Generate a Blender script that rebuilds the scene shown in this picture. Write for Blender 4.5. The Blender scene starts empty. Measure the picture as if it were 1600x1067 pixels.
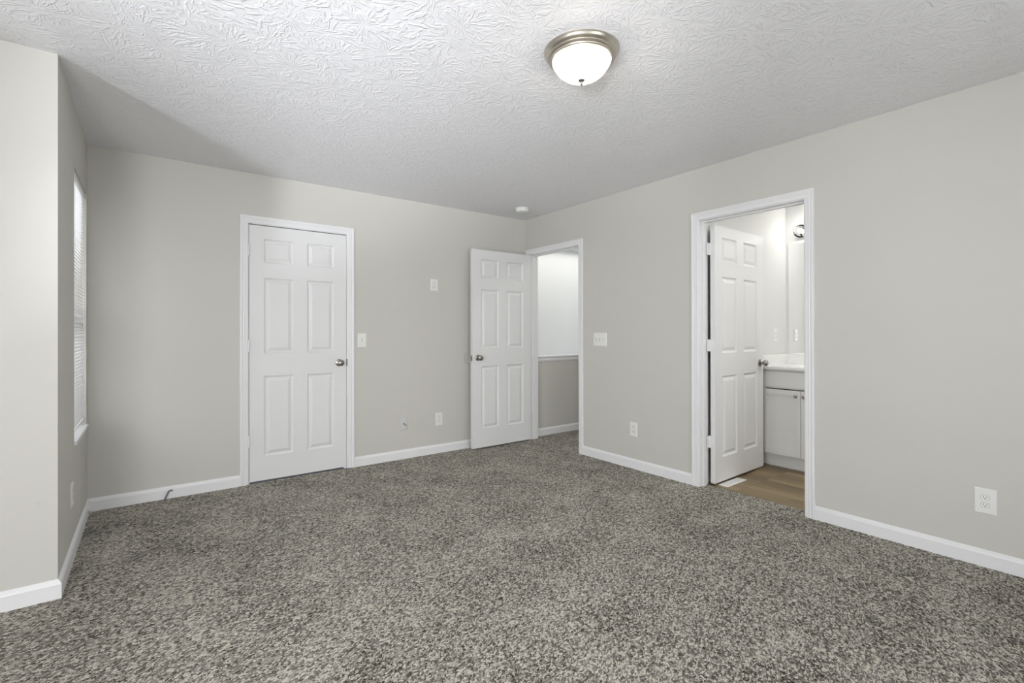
import bpy, bmesh, math, random
from mathutils import Vector, Matrix
random.seed(4)
C = bpy.context.scene.collection
sc = bpy.context.scene
PI = math.pi

# ------------------------------------------------------------------ camera
F, CY = 760.472, 517.593
YAW, PITCH, ROLL = 0.641817, 0.0021908, -0.0018752
fw = Vector((math.sin(YAW)*math.cos(PITCH), math.cos(YAW)*math.cos(PITCH), math.sin(PITCH)))
rt = Vector((math.cos(YAW), -math.sin(YAW), 0)); up = rt.cross(fw)
cr, sr = math.cos(ROLL), math.sin(ROLL)
ax = rt*cr + up*sr; ay = up*cr - rt*sr
cam = bpy.data.cameras.new('camera'); co = bpy.data.objects.new('camera', cam); C.objects.link(co)
co.matrix_world = Matrix(((ax.x, ay.x, -fw.x, -3.387099), (ax.y, ay.y, -fw.y, -4.284807), (ax.z, ay.z, -fw.z, 1.186097), (0, 0, 0, 1)))
cam.sensor_width = 36; cam.lens = F*36/1600; cam.shift_y = -(533.5-CY)/1600; cam.clip_start = 0.02
sc.camera = co

# ------------------------------------------------------------------ world, daylight, exposure
w = bpy.data.worlds.new('daylight'); sc.world = w; w.use_nodes = True
w.node_tree.nodes['Background'].inputs[0].default_value = (0.86, 0.93, 1.0, 1)
w.node_tree.nodes['Background'].inputs[1].default_value = 1.0
vs = sc.view_settings
vs.view_transform = 'Standard'; vs.look = 'None'; vs.gamma = 1; vs.use_curve_mapping = False
vs.exposure = 0.19

DAY = (0.975, 0.985, 1.0); SKYB = (0.90, 0.92, 1.0)
def area(name, loc, rot, sx, sy, power, col=(1, 1, 1)):
    l = bpy.data.lights.new(name, 'AREA'); l.shape = 'RECTANGLE'; l.size = sx; l.size_y = sy; l.energy = power; l.color = col
    o = bpy.data.objects.new(name, l); C.objects.link(o); o.location = loc; o.rotation_euler = rot
    return o
# daylight entering the rear and left windows (outside the frame), daylight thrown up by the ground outside them,
# the alcove window, and unseen lights added for rear fill, stairwell, hall and bathroom
area('rear_window_daylight', (-4.55, -5.72, 1.36), (PI/2, 0, 0), 0.80, 1.40, 74, DAY)
area('rear_wide_fill', (-2.0, -5.72, 1.36), (PI/2, 0, 0), 1.7, 1.40, 30, DAY)  # fill light added behind the camera to brighten the room evenly
area('left_window_daylight', (-5.23, -3.90, 1.36), (PI/2, 0, -PI/2), 1.5, 1.40, 62, DAY)
area('left_ground_bounce', (-5.95, -4.10, 0.40), (math.radians(145), 0, -PI/2), 1.9, 1.2, 40, SKYB)
q = area('sunlit_ground_glare', (-9.70, -8.86, -1.50), (0, 0, 0), 2.2, 1.8, 1600, SKYB)
q.rotation_euler = Vector((6.8, 6.2, 3.8)).to_track_quat('-Z', 'Y').to_euler()
area('rear_ground_bounce', (-4.4, -6.50, 0.35), (math.radians(142), 0, 0), 2.2, 1.3, 40, SKYB)
area('alcove_window_daylight', (-4.35, -0.385, 1.35), (PI/2, 0, -PI/2), 1.1, 1.50, 17, DAY)
area('stairwell_fill', (1.3, 0.62, 2.40), (0, 0, 0), 2.4, 0.9, 12, (1, 0.99, 0.96))  # unseen area light added to brighten the stairwell wall
area('hall_fill', (0.75, -1.0, 2.39), (0, 0, 0), 0.3, 0.3, 5, (1, 0.98, 0.95))  # unseen light added under the hall ceiling
area('bathroom_fill', (0.80, -3.45, 2.41), (0, 0, 0), 0.7, 0.7, 13, (1, 0.99, 0.97))  # added out of view to even out the bathroom brightness

# ------------------------------------------------------------------ materials
def mat(name):
    m = bpy.data.materials.new(name); m.use_nodes = True
    nt = m.node_tree; return m, nt, nt.nodes['Principled BSDF']
def N(nt, t, **kw):
    n = nt.nodes.new(t)
    for k, v in kw.items(): setattr(n, k, v)
    return n
def L(nt, a, b): nt.links.new(a, b)
def math_n(nt, op, a=None, b=None, c=None, clamp=False):
    n = N(nt, 'ShaderNodeMath', operation=op, use_clamp=clamp)
    for i, v in enumerate((a, b, c)):
        if v is None: continue
        if isinstance(v, (int, float)): n.inputs[i].default_value = v
        else: L(nt, v, n.inputs[i])
    return n.outputs[0]
def simple(name, col, rough=0.5, metal=0.0, spec=0.5, bump=0, bscale=200):
    m, nt, b = mat(name)
    b.inputs['Base Color'].default_value = (*col, 1); b.inputs['Roughness'].default_value = rough
    b.inputs['Metallic'].default_value = metal; b.inputs['Specular IOR Level'].default_value = spec
    if bump:
        tc = N(nt, 'ShaderNodeTexCoord'); no = N(nt, 'ShaderNodeTexNoise'); no.inputs['Scale'].default_value = bscale
        no.inputs['Detail'].default_value = 3
        bp = N(nt, 'ShaderNodeBump'); bp.inputs['Strength'].default_value = bump; bp.inputs['Distance'].default_value = 0.001
        L(nt, tc.outputs['Object'], no.inputs['Vector']); L(nt, no.outputs['Fac'], bp.inputs['Height']); L(nt, bp.outputs[0], b.inputs['Normal'])
    return m

M = {}
M['wall'] = simple('greige_wall_paint', (0.596, 0.585, 0.542), 0.75, spec=0.25, bump=0.12, bscale=180)
M['bathwall'] = simple('bath_wall_paint', (0.76, 0.76, 0.745), 0.6, spec=0.3, bump=0.1, bscale=180)
M['trim'] = simple('white_semigloss_trim', (0.80, 0.80, 0.805), 0.38, spec=0.4)
M['door'] = simple('white_door_paint', (0.77, 0.77, 0.765), 0.42, spec=0.4)
M['plate'] = simple('ivory_white_plastic', (0.80, 0.80, 0.77), 0.35)
M['dull_plate'] = simple('grey_white_plastic', (0.62, 0.62, 0.60), 0.4)
M['dark'] = simple('dark_slot', (0.03, 0.03, 0.03), 0.6)
M['shadowgrey'] = simple('shadow_line_grey', (0.20, 0.20, 0.19), 0.6)
M['nickel'] = simple('satin_nickel', (0.36, 0.34, 0.31), 0.22, metal=1)
M['brushed'] = simple('brushed_nickel', (0.60, 0.56, 0.49), 0.30, metal=1)
M['chrome'] = simple('chrome', (0.75, 0.75, 0.76), 0.08, metal=1)
m, nt, b = mat('white_vinyl_slat'); M['blind'] = m
b.inputs['Base Color'].default_value = (0.84, 0.84, 0.84, 1); b.inputs['Roughness'].default_value = 0.45
tl = N(nt, 'ShaderNodeBsdfTranslucent'); tl.inputs[0].default_value = (0.85, 0.85, 0.84, 1); mx = N(nt, 'ShaderNodeMixShader'); mx.inputs[0].default_value = 0.30
L(nt, b.outputs[0], mx.inputs[1]); L(nt, tl.outputs[0], mx.inputs[2]); L(nt, mx.outputs[0], nt.nodes['Material Output'].inputs[0])
M['vinyl'] = simple('white_vinyl_sash', (0.78, 0.78, 0.78), 0.4)
M['cab'] = simple('white_cabinet_paint', (0.76, 0.76, 0.74), 0.4)
M['marble'] = simple('cultured_marble', (0.86, 0.86, 0.84), 0.18)
M['mirror'] = simple('mirror_silver', (0.92, 0.93, 0.92), 0.01, metal=1)
M['cable'] = simple('grey_cable_jacket', (0.16, 0.16, 0.155), 0.45)
M['rubber'] = simple('cream_rubber', (0.65, 0.62, 0.54), 0.6)
M['vent'] = simple('white_enamel_vent', (0.85, 0.85, 0.84), 0.35)
M['closet'] = simple('closet_gap_shade', (0.10, 0.10, 0.10), 0.8)
M['mid'] = simple('grey_plastic', (0.42, 0.42, 0.40), 0.5)

# carpet: speckled cut pile
m, nt, b = mat('speckled_carpet_pile'); M['carpet'] = m
tc = N(nt, 'ShaderNodeTexCoord')
wn = N(nt, 'ShaderNodeTexNoise'); wn.inputs['Scale'].default_value = 90; wn.inputs['Detail'].default_value = 2
wv = N(nt, 'ShaderNodeMixRGB', blend_type='LINEAR_LIGHT'); wv.inputs[0].default_value = 0.012
L(nt, tc.outputs['Object'], wn.inputs['Vector']); L(nt, tc.outputs['Object'], wv.inputs[1]); L(nt, wn.outputs['Color'], wv.inputs[2])
v1 = N(nt, 'ShaderNodeTexVoronoi', voronoi_dimensions='2D'); v1.inputs['Scale'].default_value = 190
v2 = N(nt, 'ShaderNodeTexNoise'); v2.inputs['Scale'].default_value = 250; v2.inputs['Detail'].default_value = 4; v2.inputs['Roughness'].default_value = 0.7
v3 = N(nt, 'ShaderNodeTexNoise'); v3.inputs['Scale'].default_value = 3.2; v3.inputs['Detail'].default_value = 4
st_ = N(nt, 'ShaderNodeMapping'); st_.inputs['Scale'].default_value = (0.55, 1.2, 1); st0 = N(nt, 'ShaderNodeMapping'); st0.inputs['Rotation'].default_value = (0, 0, math.radians(-24)); L(nt, wv.outputs[0], st0.inputs[0]); L(nt, st0.outputs[0], st_.inputs[0])
for v in (v1, v2, v3): L(nt, st_.outputs[0] if v is not v3 else tc.outputs['Object'], v.inputs['Vector'])
sep = N(nt, 'ShaderNodeSeparateColor'); L(nt, v1.outputs['Color'], sep.inputs[0])
mixv = math_n(nt, 'MULTIPLY_ADD', sep.outputs[0], 0.62, math_n(nt, 'MULTIPLY', v2.outputs['Fac'], 0.55))
mixv = math_n(nt, 'SUBTRACT', mixv, math_n(nt, 'MULTIPLY', v1.outputs['Distance'], 0.28))  # shade in the gaps between tufts, put into the pile colour
lowf = math_n(nt, 'MULTIPLY_ADD', v3.outputs['Fac'], 0.36, -0.075)
mixv = math_n(nt, 'ADD', mixv, lowf)
ramp = N(nt, 'ShaderNodeValToRGB'); e = ramp.color_ramp.elements
e[0].position = 0.19; e[0].color = (0.045, 0.038, 0.029, 1)
e[1].position = 0.78; e[1].color = (0.95, 0.895, 0.785, 1)
x = e.new(0.36); x.color = (0.20, 0.182, 0.151, 1)
x = e.new(0.62); x.color = (0.50, 0.469, 0.402, 1)
L(nt, mixv, ramp.inputs[0]); L(nt, ramp.outputs[0], b.inputs['Base Color'])
b.inputs['Roughness'].default_value = 0.95; b.inputs['Specular IOR Level'].default_value = 0.1
hgt = math_n(nt, 'SUBTRACT', math_n(nt, 'MULTIPLY', v2.outputs['Fac'], 0.8), math_n(nt, 'MULTIPLY', v1.outputs['Distance'], 0.9))
bp = N(nt, 'ShaderNodeBump'); bp.inputs['Strength'].default_value = 1.0; bp.inputs['Distance'].default_value = 0.011
L(nt, hgt, bp.inputs['Height']); L(nt, bp.outputs[0], b.inputs['Normal'])

# ceiling: stomped crow's-foot texture
m, nt, b = mat('stomped_ceiling_paint'); M['ceil'] = m
b.inputs['Base Color'].default_value = (0.80, 0.80, 0.815, 1); b.inputs['Roughness'].default_value = 0.55; b.inputs['Specular IOR Level'].default_value = 0.35
tc = N(nt, 'ShaderNodeTexCoord')
def rosette(scale, seed, kang, krad):
    mp = N(nt, 'ShaderNodeMapping'); mp.inputs['Location'].default_value = (seed*3.17, seed*1.71, 0); L(nt, tc.outputs['Object'], mp.inputs[0])
    vo = N(nt, 'ShaderNodeTexVoronoi', voronoi_dimensions='2D'); vo.inputs['Scale'].default_value = scale; L(nt, mp.outputs[0], vo.inputs['Vector'])
    sc_ = N(nt, 'ShaderNodeVectorMath', operation='SUBTRACT'); L(nt, mp.outputs[0], sc_.inputs[0]); L(nt, vo.outputs['Position'], sc_.inputs[1])
    wob = N(nt, 'ShaderNodeTexNoise'); wob.inputs['Scale'].default_value = 28; wob.inputs['Detail'].default_value = 2; L(nt, mp.outputs[0], wob.inputs['Vector'])
    wob2 = N(nt, 'ShaderNodeMixRGB', blend_type='LINEAR_LIGHT'); wob2.inputs[0].default_value = 0.012
    L(nt, sc_.outputs[0], wob2.inputs[1]); L(nt, wob.outputs['Color'], wob2.inputs[2])
    s = N(nt, 'ShaderNodeSeparateXYZ'); L(nt, wob2.outputs[0], s.inputs[0])
    r = math_n(nt, 'SQRT', math_n(nt, 'ADD', math_n(nt, 'MULTIPLY', s.outputs[0], s.outputs[0]), math_n(nt, 'MULTIPLY', s.outputs[1], s.outputs[1])))
    rr = math_n(nt, 'MAXIMUM', r, 0.004)
    cx = math_n(nt, 'MULTIPLY', math_n(nt, 'DIVIDE', s.outputs[0], rr), kang)
    cy = math_n(nt, 'MULTIPLY', math_n(nt, 'DIVIDE', s.outputs[1], rr), kang)
    cz = math_n(nt, 'MULTIPLY', r, krad)
    co_ = N(nt, 'ShaderNodeCombineXYZ'); L(nt, cx, co_.inputs[0]); L(nt, cy, co_.inputs[1]); L(nt, cz, co_.inputs[2])
    off = N(nt, 'ShaderNodeVectorMath', operation='SCALE'); L(nt, vo.outputs['Color'], off.inputs[0]); off.inputs[3].default_value = 40
    add = N(nt, 'ShaderNodeVectorMath', operation='ADD'); L(nt, co_.outputs[0], add.inputs[0]); L(nt, off.outputs[0], add.inputs[1])
    nz = N(nt, 'ShaderNodeTexNoise'); nz.inputs['Scale'].default_value = 1.0; nz.inputs['Detail'].default_value = 1.5; L(nt, add.outputs[0], nz.inputs['Vector'])
    rp = N(nt, 'ShaderNodeMapRange', interpolation_type='SMOOTHSTEP'); rp.inputs['From Min'].default_value = 0.50; rp.inputs['From Max'].default_value = 0.66
    L(nt, nz.outputs['Fac'], rp.inputs['Value'])
    fi = N(nt, 'ShaderNodeMapRange', interpolation_type='SMOOTHSTEP'); fi.inputs['From Min'].default_value = 0.010; fi.inputs['From Max'].default_value = 0.045; L(nt, r, fi.inputs['Value'])
    return math_n(nt, 'MULTIPLY', rp.outputs[0], fi.outputs[0])
h1 = rosette(5.2, 0.0, 7.5, 16)
h2 = rosette(4.6, 2.3, 6.6, 18)
fn = N(nt, 'ShaderNodeTexNoise'); fn.inputs['Scale'].default_value = 95; fn.inputs['Detail'].default_value = 2; L(nt, tc.outputs['Object'], fn.inputs['Vector'])
h = math_n(nt, 'MULTIPLY_ADD', fn.outputs['Fac'], 0.22, math_n(nt, 'MAXIMUM', h1, math_n(nt, 'MULTIPLY', h2, 0.85)))
bp = N(nt, 'ShaderNodeBump'); bp.inputs['Strength'].default_value = 0.62; bp.inputs['Distance'].default_value = 0.003
L(nt, h, bp.inputs['Height']); L(nt, bp.outputs[0], b.inputs['Normal'])

# bathroom wood-look planks (boards run along y)
m, nt, b = mat('wood_look_planks'); M['wood'] = m
tc = N(nt, 'ShaderNodeTexCoord')
mp = N(nt, 'ShaderNodeMapping'); mp.inputs['Rotation'].default_value = (0, 0, PI/2); L(nt, tc.outputs['Object'], mp.inputs[0])
bk = N(nt, 'ShaderNodeTexBrick'); bk.offset = 0.37
bk.inputs['Scale'].default_value = 1; bk.inputs['Brick Width'].default_value = 0.9; bk.inputs['Row Height'].default_value = 0.075
bk.inputs['Mortar Size'].default_value = 0.0012; bk.inputs['Color1'].default_value = (0.0, 0, 0, 1); bk.inputs['Color2'].default_value = (1, 1, 1, 1); bk.inputs['Mortar'].default_value = (0, 0, 0, 1)
L(nt, mp.outputs[0], bk.inputs['Vector'])
ms = N(nt, 'ShaderNodeMapping'); ms.inputs['Scale'].default_value = (60, 4, 1); L(nt, tc.outputs['Object'], ms.inputs[0])
gn = N(nt, 'ShaderNodeTexNoise'); gn.inputs['Scale'].default_value = 1; gn.inputs['Detail'].default_value = 6; gn.inputs['Roughness'].default_value = 0.65; L(nt, ms.outputs[0], gn.inputs['Vector'])
sp = N(nt, 'ShaderNodeSeparateColor'); L(nt, bk.outputs['Color'], sp.inputs[0])
val = math_n(nt, 'MULTIPLY_ADD', sp.outputs[0], 0.5, math_n(nt, 'MULTIPLY', gn.outputs['Fac'], 0.6))
ramp = N(nt, 'ShaderNodeValToRGB'); e = ramp.color_ramp.elements
e[0].position = 0.15; e[0].color = (0.075, 0.050, 0.026, 1); e[1].position = 0.9; e[1].color = (0.37, 0.275, 0.145, 1)
L(nt, val, ramp.inputs[0]); L(nt, ramp.outputs[0], b.inputs['Base Color']); b.inputs['Roughness'].default_value = 0.45

# glass bowl of the ceiling lamp: lets bulb light through, diffuses part of it
m, nt, b = mat('alabaster_glass'); M['bowl'] = m
nt.nodes.remove(b); out = nt.nodes['Material Output']
tr = N(nt, 'ShaderNodeBsdfTransparent'); tr.inputs[0].default_value = (1, 0.98, 0.95, 1)
tl = N(nt, 'ShaderNodeBsdfTranslucent'); tl.inputs[0].default_value = (0.80, 0.79, 0.76, 1)
df = N(nt, 'ShaderNodeBsdfPrincipled'); df.inputs['Base Color'].default_value = (0.85, 0.85, 0.82, 1); df.inputs['Roughness'].default_value = 0.25
m1 = N(nt, 'ShaderNodeMixShader'); m1.inputs[0].default_value = 0.5; L(nt, tl.outputs[0], m1.inputs[1]); L(nt, df.outputs[0], m1.inputs[2])
m2 = N(nt, 'ShaderNodeMixShader'); m2.inputs[0].default_value = 0.70; L(nt, tr.outputs[0], m2.inputs[1]); L(nt, m1.outputs[0], m2.inputs[2])
L(nt, m2.outputs[0], out.inputs[0])
# clear thin glass
def thin_glass(name, k, tint=(1, 1, 1)):
    m, nt, b = mat(name); nt.nodes.remove(b); out = nt.nodes['Material Output']
    tr = N(nt, 'ShaderNodeBsdfTransparent'); tr.inputs[0].default_value = (*tint, 1)
    gl = N(nt, 'ShaderNodeBsdfGlossy'); gl.inputs['Roughness'].default_value = 0.03
    fr = N(nt, 'ShaderNodeLayerWeight'); fr.inputs[0].default_value = k
    mx = N(nt, 'ShaderNodeMixShader'); L(nt, fr.outputs['Fresnel'], mx.inputs[0]); L(nt, tr.outputs[0], mx.inputs[1]); L(nt, gl.outputs[0], mx.inputs[2]); L(nt, mx.outputs[0], out.inputs[0])
    return m
M['glass'] = thin_glass('window_glass', 0.2)
M['globe'] = thin_glass('clear_globe_glass', 0.25, (0.95, 0.95, 0.94))
def emit(name, col, s):
    m, nt, b = mat(name); nt.nodes.remove(b); em = N(nt, 'ShaderNodeEmission'); em.inputs[0].default_value = (*col, 1); em.inputs[1].default_value = s
    L(nt, em.outputs[0], nt.nodes['Material Output'].inputs[0]); return m
M['bulb'] = emit('lit_bulb', (1.0, 0.965, 0.90), 520)
M['bathbulb'] = emit('lit_vanity_bulb', (1.0, 0.985, 0.965), 66)

# ------------------------------------------------------------------ mesh helpers
def link(name, bm, m=None, parent=None, smooth=False, bevel=0, loc=None, rotz=0):
    bmesh.ops.recalc_face_normals(bm, faces=bm.faces)
    me = bpy.data.meshes.new(name); bm.to_mesh(me); bm.free()
    o = bpy.data.objects.new(name, me); C.objects.link(o)
    if m is not None: me.materials.append(m)
    if smooth:
        for p in me.polygons: p.use_smooth = True
        me.set_sharp_from_angle(angle=math.radians(35))
    if bevel:
        md = o.modifiers.new('bevel', 'BEVEL'); md.width = bevel; md.segments = 2; md.limit_method = 'ANGLE'
    if parent is not None: o.parent = parent
    if loc is not None: o.location = loc
    if rotz: o.rotation_euler = (0, 0, rotz)
    return o
def empty(name, loc=(0, 0, 0), rotz=0):
    o = bpy.data.objects.new(name, None); C.objects.link(o); o.location = loc; o.rotation_euler = (0, 0, rotz); o.empty_display_size = .05
    return o
def tag(o, label, cat, group=None):
    o['label'] = label; o['category'] = cat
    if group: o['group'] = group
    return o
def st(o, label=None, cat=None):
    o['kind'] = 'structure'
    if label: o['label'] = label
    if cat: o['category'] = cat
    return o
def bx(bm, x0, x1, y0, y1, z0, z1):
    v = [bm.verts.new((x, y, z)) for z in (z0, z1) for x, y in ((x0, y0), (x1, y0), (x1, y1), (x0, y1))]
    for f in ((3, 2, 1, 0), (4, 5, 6, 7), (0, 1, 5, 4), (1, 2, 6, 5), (2, 3, 7, 6), (3, 0, 4, 7)): bm.faces.new([v[i] for i in f])
def boxes(*bs):
    bm = bmesh.new()
    for q in bs: bx(bm, *q)
    return bm
def lathe(bm, prof, axis='z', o=(0, 0, 0), n=40):
    # prof: (radius, height) list, revolved about an axis through o
    rings = []
    for r, hh in prof:
        ring = []
        for i in range(n if r > 1e-6 else 1):
            a = 2*PI*i/n; c, s = r*math.cos(a), r*math.sin(a)
            p = {'z': (c, s, hh), 'y': (c, hh, s), 'x': (hh, c, s)}[axis]
            ring.append(bm.verts.new((p[0]+o[0], p[1]+o[1], p[2]+o[2])))
        rings.append(ring)
    for A, B in zip(rings, rings[1:]):
        for i in range(n):
            j = (i+1) % n
            if len(A) == 1 and len(B) == 1: continue
            if len(A) == 1: bm.faces.new((A[0], B[i], B[j]))
            elif len(B) == 1: bm.faces.new((A[i], A[j], B[0]))
            else: bm.faces.new((A[i], A[j], B[j], B[i]))
    for R in (rings[0], rings[-1]):
        if len(R) > 1: bm.faces.new(R)
def lathe_open(bm, prof, **k):
    lathe(bm, prof, **k)
def tube(bm, pts, r, n=10):
    pts = [Vector(p) for p in pts]; rings = []
    for i, p in enumerate(pts):
        d = (pts[min(i+1, len(pts)-1)] - pts[max(i-1, 0)]).normalized()
        a = d.orthogonal().normalized() if i == 0 else (prev - d*prev.dot(d)).normalized()
        prev = a; bb = d.cross(a)
        rings.append([bm.verts.new(p + r*(a*math.cos(2*PI*k/n) + bb*math.sin(2*PI*k/n))) for k in range(n)])
    for A, B in zip(rings, rings[1:]):
        for k in range(n): bm.faces.new((A[k], A[(k+1) % n], B[(k+1) % n], B[k]))
    bm.faces.new(rings[0]); bm.faces.new(rings[-1])
def sweep(bm, prof, path, nrm_up):
    """prof: (u, t) with u across and t out of the wall. path: list of (point, udir, tdir)."""
    rings = [[bm.verts.new(Vector(p) + Vector(ud)*u + Vector(td)*t) for u, t in prof] for p, ud, td in path]
    n = len(prof)
    for A, B in zip(rings, rings[1:]):
        for k in range(n): bm.faces.new((A[k], A[(k+1) % n], B[(k+1) % n], B[k]))
    bm.faces.new(rings[0]); bm.faces.new(rings[-1])

H = 2.44
W, D = 3.7123, 1.3148
XL, YR = -5.10, -5.60            # left wall and rear wall behind the camera

# ------------------------------------------------------------------ setting: floors, ceiling, walls
st(link('floor', boxes((XL-.12, 0.10, YR-.12, 0.0, -0.06, 0.0), (0.10, 1.7, -2.0, 0.0, -.06, 0.0)), M['carpet']), 'speckled grey-brown cut pile carpet', 'carpet')
st(link('floor_bathroom', boxes((0.10, 1.67, -4.3, -2.0, -0.06, -0.006)), M['wood']), 'wood-look plank floor in the bathroom', 'floor')
st(link('ceiling', boxes((XL-.12, 0.0, YR-.12, 0.12, H, H+.1)), M['ceil']), 'white ceiling with stomped texture', 'ceiling')
st(link('ceiling_bathroom', boxes((0.0, 1.67, -4.3, -2.0, H, H+.1)), M['bathwall']))
st(link('ceiling_hall', boxes((0.0, 2.8, -2.0, 1.3, H, H+.1)), M['bathwall']))

CL, CR_, CT = -2.771, -1.979, 2.058                 # closet opening
st(link('wall_back', boxes((-W-.12, CL, 0, .12, -.05, H), (CR_, 0.0, 0, .12, -.05, H), (CL, CR_, 0, .12, CT, H)), M['wall']))
HA, HB = -0.861, -0.074                            # hall opening (y)
BA, BB = -2.913, -2.141                            # bathroom opening (y)
OT = 2.052
st(link('wall_right', boxes((0, .115, YR-.12, BA, -.05, H), (0, .115, BB, HA, -.05, H), (0, .115, HB, 0.0, -.05, H), (0, .115, BA, BB, OT, H), (0, .115, HA, HB, OT, H)), M['wall']))
WA, WB, WZ0, WZ1 = -0.715, -0.055, 0.572, 2.10      # alcove window
st(link('wall_left_alcove', boxes((-W-.16, -W, -D+.0, WA, -.05, H), (-W-.16, -W, WB, 0, -.05, H), (-W-.16, -W, WA, WB, -.05, WZ0), (-W-.16, -W, WA, WB, WZ1, H)), M['wall']))
st(link('wall_left_return', boxes((XL-.12, -W-.16, -D, -D+.12, -.05, H)), M['wall']))
LA, LB = -5.45, -2.72                              # left-wall window
st(link('wall_left', boxes((XL-.12, XL, YR-.12, LA, -.05, H), (XL-.12, XL, LB, -D, -.05, H), (XL-.12, XL, LA, LB, -.05, .70), (XL-.12, XL, LA, LB, 2.10, H)), M['wall']))
st(link('wall_rear', boxes((XL, -4.98, YR-.12, YR, -.05, H), (-4.12, -2.87, YR-.12, YR, -.05, H), (-1.13, 0, YR-.12, YR, -.05, H),
    (-4.98, -4.12, YR-.12, YR, -.05, .62), (-4.98, -4.12, YR-.12, YR, 2.10, H), (-2.87, -1.13, YR-.12, YR, -.05, .62), (-2.87, -1.13, YR-.12, YR, 2.10, H)), M['wall']))
# bathroom and hall shells
st(link('wall_bathroom_side', boxes((.115, 1.67, -2.10, -2.0, -.05, H)), M['bathwall']))
st(link('wall_bathroom_mirror', boxes((1.55, 1.67, -4.3, -2.10, -.05, H)), M['bathwall']))
st(link('wall_bathroom_far', boxes((.115, 1.67, -4.3, -4.2, -.05, H)), M['bathwall']))
st(link('wall_stair', boxes((.0, 2.8, 0.0, .11, -.05, 0.862)), M['wall']), 'low grey stair wall seen through the open doorway', 'wall')
st(link('wall_stairwell', boxes((-.12, 2.8, 1.15, 1.27, -.05, H), (-.12, 0.0, .12, 1.15, -.05, H)), M['bathwall']))
st(link('wall_hall', boxes((1.7, 1.8, -2.1, 0.0, -.05, H), (2.7, 2.8, 0, 1.15, -.05, H)), M['wall']))
st(link('closet_shade_backing', boxes((CL-.05, CR_+.05, .10, .118, -.05, CT+.05)), M['closet']))  # dark sheet standing in for the shade inside the shut closet

# stair wall cap and its moulding
st(link('trim_1', boxes((.0, 2.7, -.022, .13, .896, .914)), M['trim'], bevel=.004), 'white cap on the low stair wall', 'trim')
bm = bmesh.new(); sweep(bm, [(0, 0), (0, .010), (-.03, .014), (-.045, .009), (-.052, .003), (-.052, 0)], [((.0, 0, .896), (0, 0, 1), (0, -1, 0)), ((1.7, 0, .896), (0, 0, 1), (0, -1, 0))], None)
st(link('trim_2', bm, M['trim']))

# ------------------------------------------------------------------ baseboards
BP = [(0, -.012), (.014, -.012), (.014, .064), (.0115, .070), (.0105, .074), (.006, .080), (.003, .084), (0, .085)]   # (out, height)
def base(name, segs):
    bm = bmesh.new()
    for p0, p1, nrm, e0, e1 in segs:
        p0, p1, nrm = Vector((*p0, 0)), Vector((*p1, 0)), Vector((*nrm, 0)); d = (p1-p0).normalized()
        R = [[bm.verts.new(p + nrm*o + d*(sgn*o) + Vector((0, 0, z))) for o, z in BP] for p, sgn in ((p0, e0), (p1, e1))]
        n = len(BP)
        for k in range(n): bm.faces.new((R[0][k], R[0][(k+1) % n], R[1][(k+1) % n], R[1][k]))
        bm.faces.new(R[0]); bm.faces.new(R[1])
    return st(link(name, bm, M['trim']))
CW = 0.049
base('baseboard_back', [((-W, 0), (CL-.049, 0), (0, -1), 1, 0), ((CR_+.049, 0), (0, 0), (0, -1), 0, -1)])
base('baseboard_right', [((0, HA-CW), (0, BB+CW), (-1, 0), 0, 0), ((0, BA-CW), (0, YR), (-1, 0), 0, -1)])
base('baseboard_left_alcove', [((-W, -D), (-W, 0), (1, 0), -1, -1)])
base('baseboard_left_return', [((XL, -D), (-W, -D), (0, -1), 1, 1)])
base('baseboard_left', [((XL, YR), (XL, -D), (1, 0), 1, -1)])
base('baseboard_rear', [((XL, YR), (0, YR), (0, 1), 1, -1)])
base('baseboard_hall', [((.13, 0), (1.7, 0), (0, -1), 0, 0)])
base('baseboard_bathroom', [((.13, -2.10), (1.10, -2.10), (0, -1), 0, 0)])

# ------------------------------------------------------------------ door casings and jambs
CP = [(0, 0), (0, .008), (.004, .0105), (.010, .0115), (.024, .0115), (.027, .0135), (.031, .0135), (.036, .012), (.044, .0165), (.055, .0165), (.058, .013), (.058, 0)]
def casing(name, a, b, top, axis, face, out):
    """a<b opening coordinates along the wall; axis 'x' or 'y'; face: wall plane coordinate; out: outward sign."""
    r = .005
    def P(s, z): return (s, face, z) if axis == 'x' else (face, s, z)
    def V(s, z): return (s, 0, z) if axis == 'x' else (0, s, z)
    td = (0, out, 0) if axis == 'x' else (out, 0, 0)
    bm = bmesh.new()
    path = [(P(a-r, -.01), V(-1, 0), td), (P(a-r, top+r), V(-1, 1), td), (P(b+r, top+r), V(1, 1), td), (P(b+r, -.01), V(1, 0), td)]
    sweep(bm, CP, path, None)
    return st(link(name, bm, M['trim']), None, None)
casing('trim_3', CL+.014, CR_-.014, CT-.014, 'x', 0, -1)
casing('trim_4', HA+.014, HB-.014, OT-.014, 'y', 0, -1)
casing('trim_5', BA+.014, BB-.014, OT-.014, 'y', 0, -1)
casing('trim_6', BA+.014, BB-.014, OT-.014, 'y', .115, 1)
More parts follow.
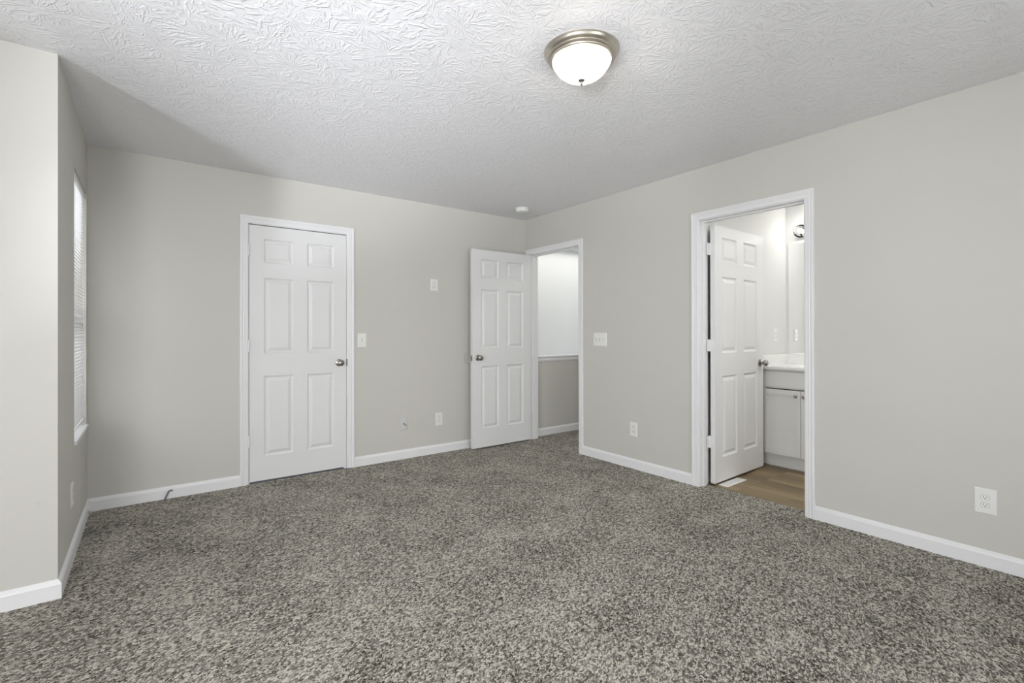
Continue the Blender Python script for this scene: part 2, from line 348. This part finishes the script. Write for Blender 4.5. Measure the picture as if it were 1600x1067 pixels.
# jambs with stops
JT = .014
def jamb(name, a, b, top, axis, f0, f1, s0, s1):
    B = []
    def q(p0, p1, z0, z1, c0, c1): B.append((p0, p1, c0, c1, z0, z1) if axis == 'x' else (c0, c1, p0, p1, z0, z1))
    q(a-.001, a+JT, -.01, top, f0, f1); q(b-JT, b+.001, -.01, top, f0, f1); q(a+JT, b-JT, top-JT, top, f0, f1)
    q(a+JT, a+JT+.011, -.01, top-JT, s0, s1); q(b-JT-.011, b-JT, -.01, top-JT, s0, s1); q(a+JT+.011, b-JT-.011, top-JT-.011, top-JT, s0, s1)
    return st(link(name, boxes(*B), M['trim'], bevel=.0012))
jamb('trim_7', CL, CR_, CT, 'x', 0.0, .115, .040, .070)
jamb('trim_8', HA, HB, OT, 'y', 0.0, .115, .042, .075)
jamb('trim_9', BA, BB, OT, 'y', 0.0, .115, .038, .072)

# ------------------------------------------------------------------ six-panel doors
def door_slab(Wd, Hd, T=.035):
    """slab with its hinge edge at x=0, front face at y=0 (facing -y), back at y=T, from z=0."""
    bm = bmesh.new()
    k = Wd/.762
    cols = [(.106*k, .328*k), (.434*k, .656*k)]
    rows = [(.190, .828), (1.008, 1.610), (1.728, 1.920)]
    xs = [0, *cols[0], *cols[1], Wd]; zs = [0, *rows[0], *rows[1], *rows[2], Hd]
    prof = [(0, 0), (.003, .0035), (.008, .0085), (.014, .0115), (.019, .0115), (.041, .0025), (.043, .0018)]
    for y0, sg in ((0, 1), (T, -1)):
        for i in range(5):
            for j in range(7):
                x0, x1, z0, z1 = xs[i], xs[i+1], zs[j], zs[j+1]
                if i in (1, 3) and j in (1, 3, 5):
                    prev = None
                    for u, d in prof:
                        y = y0+sg*d
                        R = [bm.verts.new(p) for p in ((x0+u, y, z0+u), (x1-u, y, z0+u), (x1-u, y, z1-u), (x0+u, y, z1-u))]
                        if prev:
                            for q in range(4): bm.faces.new((prev[q], prev[(q+1) % 4], R[(q+1) % 4], R[q]))
                        prev = R
                    bm.faces.new(prev)
                else:
                    bm.faces.new([bm.verts.new(p) for p in ((x0, y0, z0), (x1, y0, z0), (x1, y0, z1), (x0, y0, z1))])
    for q in (((0, 0), (0, T)), ((Wd, 0), (Wd, T))):
        (xa, ya), (xb, yb) = q
        bm.faces.new([bm.verts.new(p) for p in ((xa, ya, 0), (xb, yb, 0), (xb, yb, Hd), (xa, ya, Hd))])
    for z in (0, Hd): bm.faces.new([bm.verts.new(p) for p in ((0, 0, z), (Wd, 0, z), (Wd, T, z), (0, T, z))])
    bmesh.ops.remove_doubles(bm, verts=bm.verts, dist=1e-5)
    return bm
def knob_bm(sx, x, z, y0):
    # rose, neck and ball along sx*y, at height z
    bm = bmesh.new()
    pr = [(0.0, 0), (.031, 0), (.032, .003), (.030, .007), (.022, .010), (.0125, .013), (.011, .024), (.013, .030), (.020, .034), (.0255, .041), (.0275, .049), (.0265, .057), (.021, .064), (.012, .067), (0, .068)]
    lathe(bm, [(r, sx*hh) for r, hh in pr], 'y', (x, y0, z), 28)
    return bm
def hinge_bm(leafdir=1):
    bm = bmesh.new()
    lathe(bm, [(0, -.048), (.003, -.048), (.0055, -.045), (.0068, -.044), (.0068, .044), (.0055, .045), (.003, .048), (0, .048)], 'z', (0, 0, 0), 14)
    for zz in (-.026, -.009, .009, .026): lathe(bm, [(.0072, zz-.0006), (.0072, zz+.0006)], 'z', (0, 0, 0), 14)
    return bm
def make_door(name, loc, rotz, Wd, Hd, label, knob_x, mirror=False, knobz=.905, hinge_y=-.006, leaves=False):
    """mirror: hinge on the right as seen from the front."""
    slab = door_slab(Wd, Hd)
    if mirror:
        for v in slab.verts: v.co.x = Wd - v.co.x
    r = link(name, slab, M['door'], None, loc=loc, rotz=rotz)
    st(r, label, 'door')
    k = link('door_knob', knob_bm(-1, knob_x, knobz, 0), M['nickel'], r, True); k['label'] = 'satin nickel knob'
    if leaves: link('door_knob', knob_bm(1, knob_x, knobz, .035), M['nickel'], r, True)
    hx = Wd+.004 if mirror else -.004
    for hz in (.32, 1.07, 1.82):
        hb = hinge_bm()
        if leaves:
            bx(hb, hx-.03 if not mirror else hx, hx if not mirror else hx+.03, .0, .0025, -.044, .044)
            bx(hb, -.0006, .0012, .002, .034, -.044, .044)
        hg = link('hinge', hb, M['trim'], r, True); hg.location = (hx, hinge_y, hz)
    return r
# closet door, shut
d1 = make_door('door_1', (CL+JT+.0035, .003, .014), 0, (CR_-CL)-2*JT-.007, 2.023, 'closed white six-panel closet door left of the open hall door', (CR_-CL)-2*JT-.007-.062, knobz=.912, hinge_y=-.015)
lp = boxes(((CR_-CL)-2*JT-.0062, (CR_-CL)-2*JT+.0015, -.0045, .006, .882, .942)); link('strike_plate', lp, M['nickel'], d1)
# hall door, open flat against the back wall: hinge on the right, front faces the room
d2 = make_door('door_2', (-.020-.757, -.128, .014), math.radians(.4), .757, 2.016, 'open white six-panel hall door standing against the back wall corner', .066, mirror=True, knobz=.915, hinge_y=.041)
link('latch_plate', boxes((-.0012, .001, .005, .030, .882, .940)), M['nickel'], d2)
link('latch_bolt', boxes((-.010, -.001, .012, .023, .902, .920)), M['nickel'], d2, bevel=.003)
# bathroom door, open into the bathroom
d3 = make_door('door_3', (.123, -2.208, .012), math.radians(2.1), .82, 2.008, 'open white six-panel bathroom door with nickel knob', .758, knobz=.905, hinge_y=.040, leaves=False)
link('latch_plate', boxes((.819, .8212, .005, .030, .876, .934)), M['nickel'], d3)
for hz in (.332, 1.082, 1.832):
    hb = boxes((.075, .119, -2.1688, -2.1672, hz-.045, hz+.045), (.119, .1212, -2.206, -2.171, hz-.045, hz+.045))
    lathe(hb, [(0, -.046), (.0055, -.046), (.0055, .046), (0, .046)], 'z', (.119, -2.1655, hz), 12)
    for zz in (-.03, 0, .03):
        lathe(hb, [(.004, -2.1692), (.004, -2.1700), (0, -2.1702)], 'y', (.097, 0, hz+zz), 10)
    hg = link('hinge', hb, M['vinyl'], None, False)
    hg.parent = d3; hg.matrix_parent_inverse = Matrix.LocRotScale(d3.location, d3.rotation_euler, None).inverted()

# ------------------------------------------------------------------ windows
wf = link('window_1', boxes((-W-.15, -W-.10, WA, WA+.035, WZ0+.02, WZ1), (-W-.15, -W-.10, WB-.035, WB, WZ0+.02, WZ1), (-W-.15, -W-.10, WA, WB, WZ1-.035, WZ1), (-W-.15, -W-.10, WA, WB, WZ0+.02, WZ0+.06)), M['vinyl'], bevel=.002)
st(wf, 'narrow window behind white mini blinds in the left alcove wall', 'window')
link('meeting_rail', boxes((-W-.14, -W-.095, WA+.035, WB-.035, 1.215, 1.275)), M['vinyl'], wf, bevel=.002)
link('pane', boxes((-W-.132, -W-.128, WA+.03, WB-.03, WZ0+.05, 1.22)), M['glass'], wf)
link('pane', boxes((-W-.122, -W-.118, WA+.03, WB-.03, 1.27, WZ1-.03)), M['glass'], wf)
link('window_sill', boxes((-W-.10, -W+.012, WA+.0, WB-.0, WZ0, WZ0+.020)), M['trim'], wf, bevel=.003)
def far_window(name, axis, c, a, b, z0=.62):
    def Q(s0, s1, z0, z1, d0, d1): return (s0, s1, c+d0, c+d1, z0, z1) if axis == 'x' else (c+d0, c+d1, s0, s1, z0, z1)
    m_ = (a+b)/2
    f = st(link(name, boxes(Q(a, a+.05, z0, 2.1, 0, .06), Q(b-.05, b, z0, 2.1, 0, .06), Q(a, b, z0, z0+.05, 0, .06), Q(a, b, 2.05, 2.1, 0, .06), Q(a, b, 1.33, 1.38, 0, .06)), M['vinyl']))
    link('pane', boxes(Q(a+.04, b-.04, z0+.04, 2.06, .02, .024)), M['glass'], f)
far_window('window_2', 'x', YR-.09, -4.98, -4.12)
far_window('added_window_3', 'x', YR-.09, -2.87, -1.13)  # unseen window added to go with the wide rear fill
far_window('window_4', 'y', XL-.09, LA, LB, .70)
# mini blind
bl = tag(empty('window_blind', (-W-.020, (WA+WB)/2, WZ0+.03)), 'white mini blind with tilted slats filling the narrow alcove window', 'blind')
hw = (WB-WA)/2-.012
link('head_rail', boxes((-.013, .013, -hw, hw, 1.466, 1.494)), M['blind'], bl, bevel=.002)
link('bottom_rail', boxes((-.011, .011, -hw, hw, .022, .034)), M['blind'], bl, bevel=.003)
bm = bmesh.new()
z = .052
while z < 1.46:
    if not (.648 < z < .668):
        tilt = math.radians(38 if not (.62 < z < .70) else 70)
        pts = []
        for k in range(5):
            u = (k-2)/2*.0125; cam_ = .0045*(1-((k-2)/2)**2)
            pts.append((u*math.cos(tilt)+cam_*math.sin(tilt), -u*math.sin(tilt)+cam_*math.cos(tilt)))
        A = [bm.verts.new((px, -hw, z+pz)) for px, pz in pts]; B = [bm.verts.new((px, hw, z+pz)) for px, pz in pts]
        A2 = [bm.verts.new((px+.0004, -hw, z+pz-.0004)) for px, pz in pts]; B2 = [bm.verts.new((px+.0004, hw, z+pz-.0004)) for px, pz in pts]
        for k in range(4):
            bm.faces.new((A[k], A[k+1], B[k+1], B[k])); bm.faces.new((A2[k+1], A2[k], B2[k], B2[k+1]))
        for a_, b_ in ((A, A2), (B, B2)):
            for k in range(4): bm.faces.new((a_[k], a_[k+1], b_[k+1], b_[k]))
    z += .0205
link('slat_stack', bm, M['blind'], bl, True)
bm = bmesh.new()
for yy in (-hw+.10, hw-.10): tube(bm, [(.0135, yy, .03), (.0135, yy, 1.47)], .0007, 5)
link('ladder_cord', bm, M['blind'], bl)

# ------------------------------------------------------------------ wall plates
def rrect(bm, w_, h_, t, y=0, ch=.004, x0=0, z0=0):
    """plate in the xz plane, front toward -y, chamfered."""
    a, b_ = w_/2, h_/2
    R = []
    for (iw, yy) in ((0, y), (0, y-t*.45), (ch, y-t)):
        R.append([bm.verts.new((x0+sx*(a-iw), yy, z0+sz*(b_-iw))) for sx, sz in ((-1, -1), (1, -1), (1, 1), (-1, 1))])
    for A, B in zip(R, R[1:]):
        for q in range(4): bm.faces.new((A[q], A[(q+1) % 4], B[(q+1) % 4], B[q]))
    bm.faces.new(R[0]); bm.faces.new(R[-1])
def disc(bm, r, y0, y1, x0, z0, n=20, flat=None):
    lo, hi = [], []
    for i in range(n):
        a = 2*PI*i/n; px, pz = r*math.cos(a), r*math.sin(a)
        if flat: pz = max(-flat, min(flat, pz))
        lo.append(bm.verts.new((x0+px, y0, z0+pz))); hi.append(bm.verts.new((x0+px, y1, z0+pz)))
    for i in range(n): bm.faces.new((lo[i], lo[(i+1) % n], hi[(i+1) % n], hi[i]))
    bm.faces.new(lo); bm.faces.new(hi)
def outlet(loc, rotz, label, w_=.072, h_=.118, plate=None, group='wall outlets', round_=False):
    r = tag(empty('wall_outlet', loc, rotz), label, 'outlet', group)
    bm = bmesh.new(); rrect(bm, w_, h_, .0065); link('cover_plate', bm, plate or M['plate'], r)
    bm = bmesh.new(); disc(bm, .0035, -.0064, -.0074, 0, 0, 12); link('screw', bm, M['plate'], r, True)
    for dz in (.0195, -.0195):
        bm = bmesh.new(); disc(bm, .0172, -.0062, -.0069, 0, dz, 24, .0135); g = link('receptacle_shade_line', bm, M['shadowgrey'], r, True)  # dark ring painted as the shadow line round the receptacle
        bm = bmesh.new(); disc(bm, .0162, -.0062, -.0078, 0, dz, 24, .0127); f = link('receptacle', bm, plate or M['plate'], r, True)
        bm = bmesh.new()
        bx(bm, -.0075, -.0052, -.0081, -.0076, dz-.001, dz+.0075); bx(bm, .0052, .0075, -.0081, -.0076, dz-.000, dz+.0065)
        disc(bm, .0026, -.0076, -.0081, 0, dz-.0065, 10); link('contact_slot', bm, M['dark'], f)
    return r
def switch(loc, rotz, label, n=1, w_=None, h_=.118, name='light_switch', group='light switches'):
    r = tag(empty(name, loc, rotz), label, 'light switch', group)
    w_ = w_ or (.072 + .046*(n-1))
    bm = bmesh.new(); rrect(bm, w_, h_, .0065); link('cover_plate', bm, M['plate'], r)
    for i in range(n):
        x0 = (i-(n-1)/2)*.046
        bm = boxes((x0-.0058, x0+.0058, -.0070, -.0060, -.0125, .0125)); link('toggle_slot', bm, M['mid'], r)
        up_ = 1 if i != n-1 else -1
        bm = bmesh.new(); vs_ = [bm.verts.new(p) for p in ((x0-.0042, -.006, -.009), (x0+.0042, -.006, -.009), (x0+.0042, -.006, .009), (x0-.0042, -.006, .009), (x0-.0034, -.019, up_*.008-.004), (x0+.0034, -.019, up_*.008-.004), (x0+.0034, -.019, up_*.008+.004), (x0-.0034, -.019, up_*.008+.004))]
        for f in ((3, 2, 1, 0), (4, 5, 6, 7), (0, 1, 5, 4), (1, 2, 6, 5), (2, 3, 7, 6), (3, 0, 4, 7)): bm.faces.new([vs_[q] for q in f])
        link('toggle', bm, M['plate'], r)
        for dz in (.030, -.030):
            bm = bmesh.new(); disc(bm, .0032, -.0062, -.0074, x0, dz, 12); link('screw', bm, M['plate'], r, True)
    return r
RZ = -PI/2   # plates on the right wall: their -y front turns to -x
outlet((-1.138, 0, 1.652), 0, 'white outlet plate high on the back wall, above all other plates', .078, .120)
outlet((-1.088, 0, .332), 0, 'white outlet low on the back wall between the cable plate and hall door', .078, .124)
outlet((0, -1.522, .340), RZ, 'white outlet low on the right wall between the hall and bathroom doorways', .078, .124)
outlet((0, -3.745, .330), RZ, 'large white outlet low on the right wall, right of the bathroom doorway', .084, .128)
outlet((-W, -.830, .335), PI/2, 'white outlet seen edge-on below the alcove window', .072, .118)
switch((-1.858, 0, 1.118), 0, 'single white toggle switch right beside the closet door casing', 1, .078, .126)
switch((0, -1.131, 1.118), RZ, 'wide white triple toggle switch right of the hall doorway', 3, .164, .126)
# cable plate
r = tag(empty('cable_plate', (-1.464, 0, .332)), 'greyish cable wall plate with dark connector low on the back wall', 'wall plate')
bm = bmesh.new(); rrect(bm, .078, .126, .0065); link('cover_plate', bm, M['dull_plate'], r)
bm = bmesh.new(); lathe(bm, [(0, -.006), (.0075, -.006), (.0075, -.011), (.0048, -.011), (.0048, -.021), (0, -.021)], 'y', (0, 0, -.004), 14); link('connector', bm, M['chrome'], r, True)
bm = bmesh.new(); tube(bm, [(0, -.018, -.004), (-.002, -.030, .002), (.006, -.034, -.006), (.014, -.030, -.020), (.019, -.022, -.024)], .0032, 8); link('cable_stub', bm, M['cable'], r, True)
# bathroom plate beside the mirror
r = tag(empty('bathroom_outlet', (1.33, -2.10, 1.154), 0), 'white decorator outlet plate on the bathroom wall beside the mirror', 'outlet')
bm = bmesh.new(); rrect(bm, .075, .122, .0065); link('cover_plate', bm, M['plate'], r)
link('receptacle', boxes((-.0165, .0165, -.0095, -.006, -.0335, .0335)), M['plate'], r, bevel=.001)
bm = bmesh.new()
for dz in (.017, -.017):
    bx(bm, -.0075, -.0052, -.0099, -.0094, dz-.002, dz+.006); bx(bm, .0052, .0075, -.0099, -.0094, dz-.002, dz+.006); disc(bm, .0026, -.0094, -.0099, 0, dz-.007, 10)
link('contact_slot', bm, M['dark'], r)

# round knob bumper on the back wall, wall plug, door stop, cable stub
bm = bmesh.new(); lathe(bm, [(0, -.004), (.050, -.004), (.054, -.005), (.057, -.010), (.062, -.010), (.064, -.006), (.064, 0)], 'y', (0, 0, 0), 48)
tag(link('wall_bumper', bm, M['wall'], None, True, loc=(-.752, 0, .925)), 'round painted bumper disc on the wall behind the hall door knob', 'wall bumper')
bm = bmesh.new(); lathe(bm, [(0, -.001), (.003, -.002), (.006, -.0015), (.007, 0)], 'y', (0, 0, 0), 16)
tag(link('wall_plug', bm, M['wall'], None, True, loc=(-3.777, -D, .435)), 'small painted wall plug on the bright left wall', 'wall plug')
ds = tag(empty('door_stop', (-W+.014, -.135, .034), -PI/2), 'cream-tipped door stop on the left baseboard near the corner', 'door stop')
bm = bmesh.new(); lathe(bm, [(0, 0), (.010, 0), (.010, -.002), (.004, -.004), (.004, -.008)], 'y', (0, 0, 0), 14); o = link('mounting_base', bm, M['brushed'], ds, True); 
bm = bmesh.new(); lathe(bm, [(0, -.008), (.008, -.008), (.009, -.012), (.009, -.020), (.006, -.023), (0, -.024)], 'y', (0, 0, 0), 16); link('rubber_tip', bm, M['rubber'], ds, True)
ds.rotation_euler = (0, 0, PI/2)
bm = bmesh.new(); tube(bm, [(.012, 0, .052), (.006, -.012, .060), (-.006, -.022, .058), (-.016, -.026, .040), (-.028, -.030, .014), (-.031, -.032, -.004)], .0056, 10)
tag(link('cable_stub', bm, M['cable'], None, True, loc=(-3.262, -.012, 0)), 'short grey cable stub curling out of the back baseboard', 'cable')

# ------------------------------------------------------------------ smoke detector
sd = tag(empty('smoke_detector', (-.352, -.400, H)), 'round white smoke detector on the ceiling near the room corner', 'smoke detector')
bm = bmesh.new(); lathe(bm, [(0, 0), (.070, 0), (.070, -.008), (.066, -.010), (0, -.010)], 'z', (0, 0, 0), 40); link('mounting_base', bm, M['plate'], sd, True)
bm = bmesh.new(); lathe(bm, [(0, -.010), (.060, -.010), (.061, -.014), (.067, -.016), (.066, -.030), (.056, -.038), (.030, -.041), (0, -.041)], 'z', (0, 0, 0), 40); link('sensor_cover', bm, M['plate'], sd, True)
bm = bmesh.new(); disc(bm, .004, 0, .003, 0, 0, 10); o = link('test_button', bm, M['dark'], sd); o.location = (-.050, -.035, -.036)

# ------------------------------------------------------------------ ceiling light
LX, LY = -1.838, -2.734
cl = tag(empty('ceiling_light', (LX, LY, H)), 'lit flush ceiling light with frosted glass bowl and brushed nickel ring', 'ceiling light')
bm = bmesh.new(); lathe(bm, [(.120, 0), (.164, 0), (.167, -.003), (.167, -.007), (.164, -.010), (.161, -.016), (.156, -.022), (.150, -.026), (.149, -.027), (.151, -.030), (.151, -.033), (.148, -.036), (.143, -.036), (.141, -.037), (.140, -.043), (.137, -.046), (.134, -.046), (.129, -.046), (.129, -.040), (.120, -.036)], 'z', (0, 0, 0), 72)
link('metal_ring', bm, M['brushed'], cl, True)
bm = bmesh.new()
prof = [(.130, -.043), (.1305, -.050), (.127, -.058), (.120, -.070), (.109, -.086), (.095, -.100), (.078, -.112), (.058, -.121), (.035, -.127), (.006, -.129)]
inner = [(r-.003 if r > .01 else r, z_+.003) for r, z_ in prof][::-1]
rings = []
lathe(bm, prof+inner, 'z', (0, 0, 0), 72)
link('glass_bowl', bm, M['bowl'], cl, True)
bm = bmesh.new(); lathe(bm, [(0, -.127), (.015, -.128), (.0165, -.131), (.012, -.135), (.006, -.138), (.005, -.143), (.007, -.147), (.006, -.152), (0, -.154)], 'z', (0, 0, 0), 24)
link('finial', bm, M['nickel'], cl, True)
for sx in (-1, 1):
    bm = bmesh.new(); lathe(bm, [(0, 0), (.012, 0), (.014, sx*.018), (.021, sx*.030), (.024, sx*.040), (.021, sx*.050), (.012, sx*.058), (0, sx*.060)], 'x', (sx*.006, sx*.028, -.084), 20)
    link('bulb', bm, M['bulb'], cl, True)

# ------------------------------------------------------------------ bathroom
VX = 1.03; VY0, VY1 = -2.872, -2.102
va = tag(empty('vanity_cabinet', (1.30, (VY0+VY1)/2, -.006)), 'white bathroom vanity cabinet with small nickel knobs, behind the open door', 'cabinet')
cx, cy_ = 1.30, (VY0+VY1)/2
def rel(*b_): return tuple(v-(cx if i < 2 else cy_ if i < 4 else -.006) for i, v in enumerate(b_))
link('carcass', boxes(rel(VX+.018, 1.548, VY0, VY0+.016, .102, .857), rel(VX+.018, 1.548, VY1-.016, VY1, .102, .857), rel(VX+.018, 1.548, VY0+.016, VY1-.016, .102, .118), rel(1.540, 1.548, VY0+.016, VY1-.016, .118, .857), rel(VX+.018, VX+.036, VY0+.016, VY1-.016, .69, .857), rel(VX+.018, VX+.036, VY0+.016, VY0+.05, .118, .69), rel(VX+.018, VX+.036, VY1-.05, VY1-.016, .118, .69)), M['cab'], va)
link('toe_kick', boxes(rel(1.098, 1.20, VY0, VY1, -.006, .102)), M['cab'], va)
link('toe_moulding', boxes(rel(1.088, 1.098, VY0, VY1, -.006, .014)), M['cab'], va, bevel=.004)
link('false_drawer_front', boxes(rel(VX, VX+.018, VY0+.03, VY1-.03, .704, .838)), M['cab'], va, bevel=.002)
for (y0, y1, kn) in ((-2.446, -2.140, -2.412), (-2.756, -2.450, -2.478)):
    s = .026
    dr = link('cabinet_door', boxes(rel(VX, VX+.018, y0, y0+s, .114, .682), rel(VX, VX+.018, y1-s, y1, .114, .682), rel(VX, VX+.018, y0+s, y1-s, .114, .170), rel(VX, VX+.018, y0+s, y1-s, .638, .682), rel(VX+.010, VX+.017, y0+s, y1-s, .170, .638)), M['cab'], va, bevel=.0012)
    bm = bmesh.new(); lathe(bm, [(0, VX-cx), (.008, VX-cx), (.006, VX-cx-.006), (.006, VX-cx-.012), (.012, VX-cx-.017), (.0145, VX-cx-.023), (.011, VX-cx-.028), (0, VX-cx-.029)], 'x', (0, kn-cy_, .636+.006), 18)
    link('knob', bm, M['nickel'], dr, True)
# vanity top with integral basin rim
vt = tag(empty('bathroom_countertop', (1.28, cy_, .859)), 'glossy white vanity countertop with backsplash on the cabinet', 'countertop')
bm = bmesh.new()
x0, x1 = 1.008-1.28, 1.549-1.28; y0, y1 = VY0-.004-cy_, -2.101-cy_
nn = 48; ex, ey = .15, .215
rim = [bm.verts.new((ex*math.cos(2*PI*i/nn)-.01, ey*math.sin(2*PI*i/nn), .024)) for i in range(nn)]
def edge_pt(i):
    a = 2*PI*i/nn; c, s = math.cos(a), math.sin(a)
    t = min((x1 if c > 0 else -x0)/abs(c) if abs(c) > 1e-6 else 9, (y1 if s > 0 else -y0)/abs(s) if abs(s) > 1e-6 else 9)
    return (c*t, s*t)
outp = [edge_pt(i) for i in range(nn)]
cor = [(x1, y1), (x0, y1), (x0, y0), (x1, y0)]
for cc in cor:
    k = min(range(nn), key=lambda i: (outp[i][0]-cc[0])**2+(outp[i][1]-cc[1])**2); outp[k] = cc
ot = [bm.verts.new((*q, .024)) for q in outp]; ob = [bm.verts.new((*q, 0)) for q in outp]
prev = rim
for dz, k in ((-.006, .97), (-.05, .86), (-.10, .6), (-.115, .2)):
    cur = [bm.verts.new(((ex*k)*math.cos(2*PI*i/nn)-.01, ey*k*math.sin(2*PI*i/nn), .024+dz)) for i in range(nn)]
    for i in range(nn): bm.faces.new((prev[i], prev[(i+1) % nn], cur[(i+1) % nn], cur[i]))
    prev = cur
bm.faces.new(prev)
for i in range(nn):
    j = (i+1) % nn
    bm.faces.new((rim[i], rim[j], ot[j], ot[i])); bm.faces.new((ot[i], ot[j], ob[j], ob[i]))
link('counter_slab', bm, M['marble'], vt, bevel=.004)
link('backsplash', boxes((x1-.020, x1, y0, y1, .022, .116)), M['marble'], vt, bevel=.003)
link('side_splash', boxes((x0+.03, x1-.020, y1-.020, y1, .022, .116)), M['marble'], vt, bevel=.003)
# mirror
mi = tag(link('wall_mirror', boxes((-.004, 0, -.37, .37, -.525, .525)), M['mirror'], None, loc=(1.549, -2.499, 1.501)), 'frameless bathroom mirror above the vanity', 'mirror')
mi.data.materials.append(M['mid'])
# vanity light with clear globes
vl = tag(empty('vanity_light', (1.55, -2.56, 2.118)), 'lit bathroom vanity light with clear round globes above the mirror', 'wall light')
link('backplate', boxes((-.028, 0, -.36, .36, -.052, .052)), M['chrome'], vl, bevel=.006)
for yy in (.280, .095, -.095, -.280):
    bm = bmesh.new(); lathe(bm, [(0, -.026), (.026, -.028), (.024, -.036), (.017, -.042), (.015, -.062), (0, -.062)], 'x', (0, yy, 0), 24); s_ = link('socket_cup', bm, M['plate'], vl, True)
    bm = bmesh.new(); lathe(bm, [(.017, -.050)] + [(.062*math.sin(a), -.100+.062*math.cos(a)) for a in [PI*(.14+.86*k/14) for k in range(15)]][:-1] + [(0, -.162)], 'x', (0, yy, 0), 28); link('glass_globe', bm, M['globe'], vl, True)
    bm = bmesh.new(); lathe(bm, [(0, -.062), (.008, -.064), (.015, -.076), (.018, -.088), (.014, -.100), (0, -.106)], 'x', (0, yy, 0), 16); link('bulb', bm, M['bathbulb'], vl, True)
# floor register
fr_ = tag(empty('floor_register', (.3205, -2.2405, -.006), math.radians(1.0)), 'white metal floor vent on the wood floor beside the open bathroom door', 'floor vent')
link('flange', boxes((-.145, .145, -.039, .039, 0, .004)), M['vent'], fr_, bevel=.0015)
bm = bmesh.new()
for i in range(22):
    for j in range(2): bx(bm, -.122+i*.0112, -.122+i*.0112+.0055, -.024+j*.026, -.002+j*.026, .0035, .0046)
link('louvre', bm, M['dull_plate'], fr_)
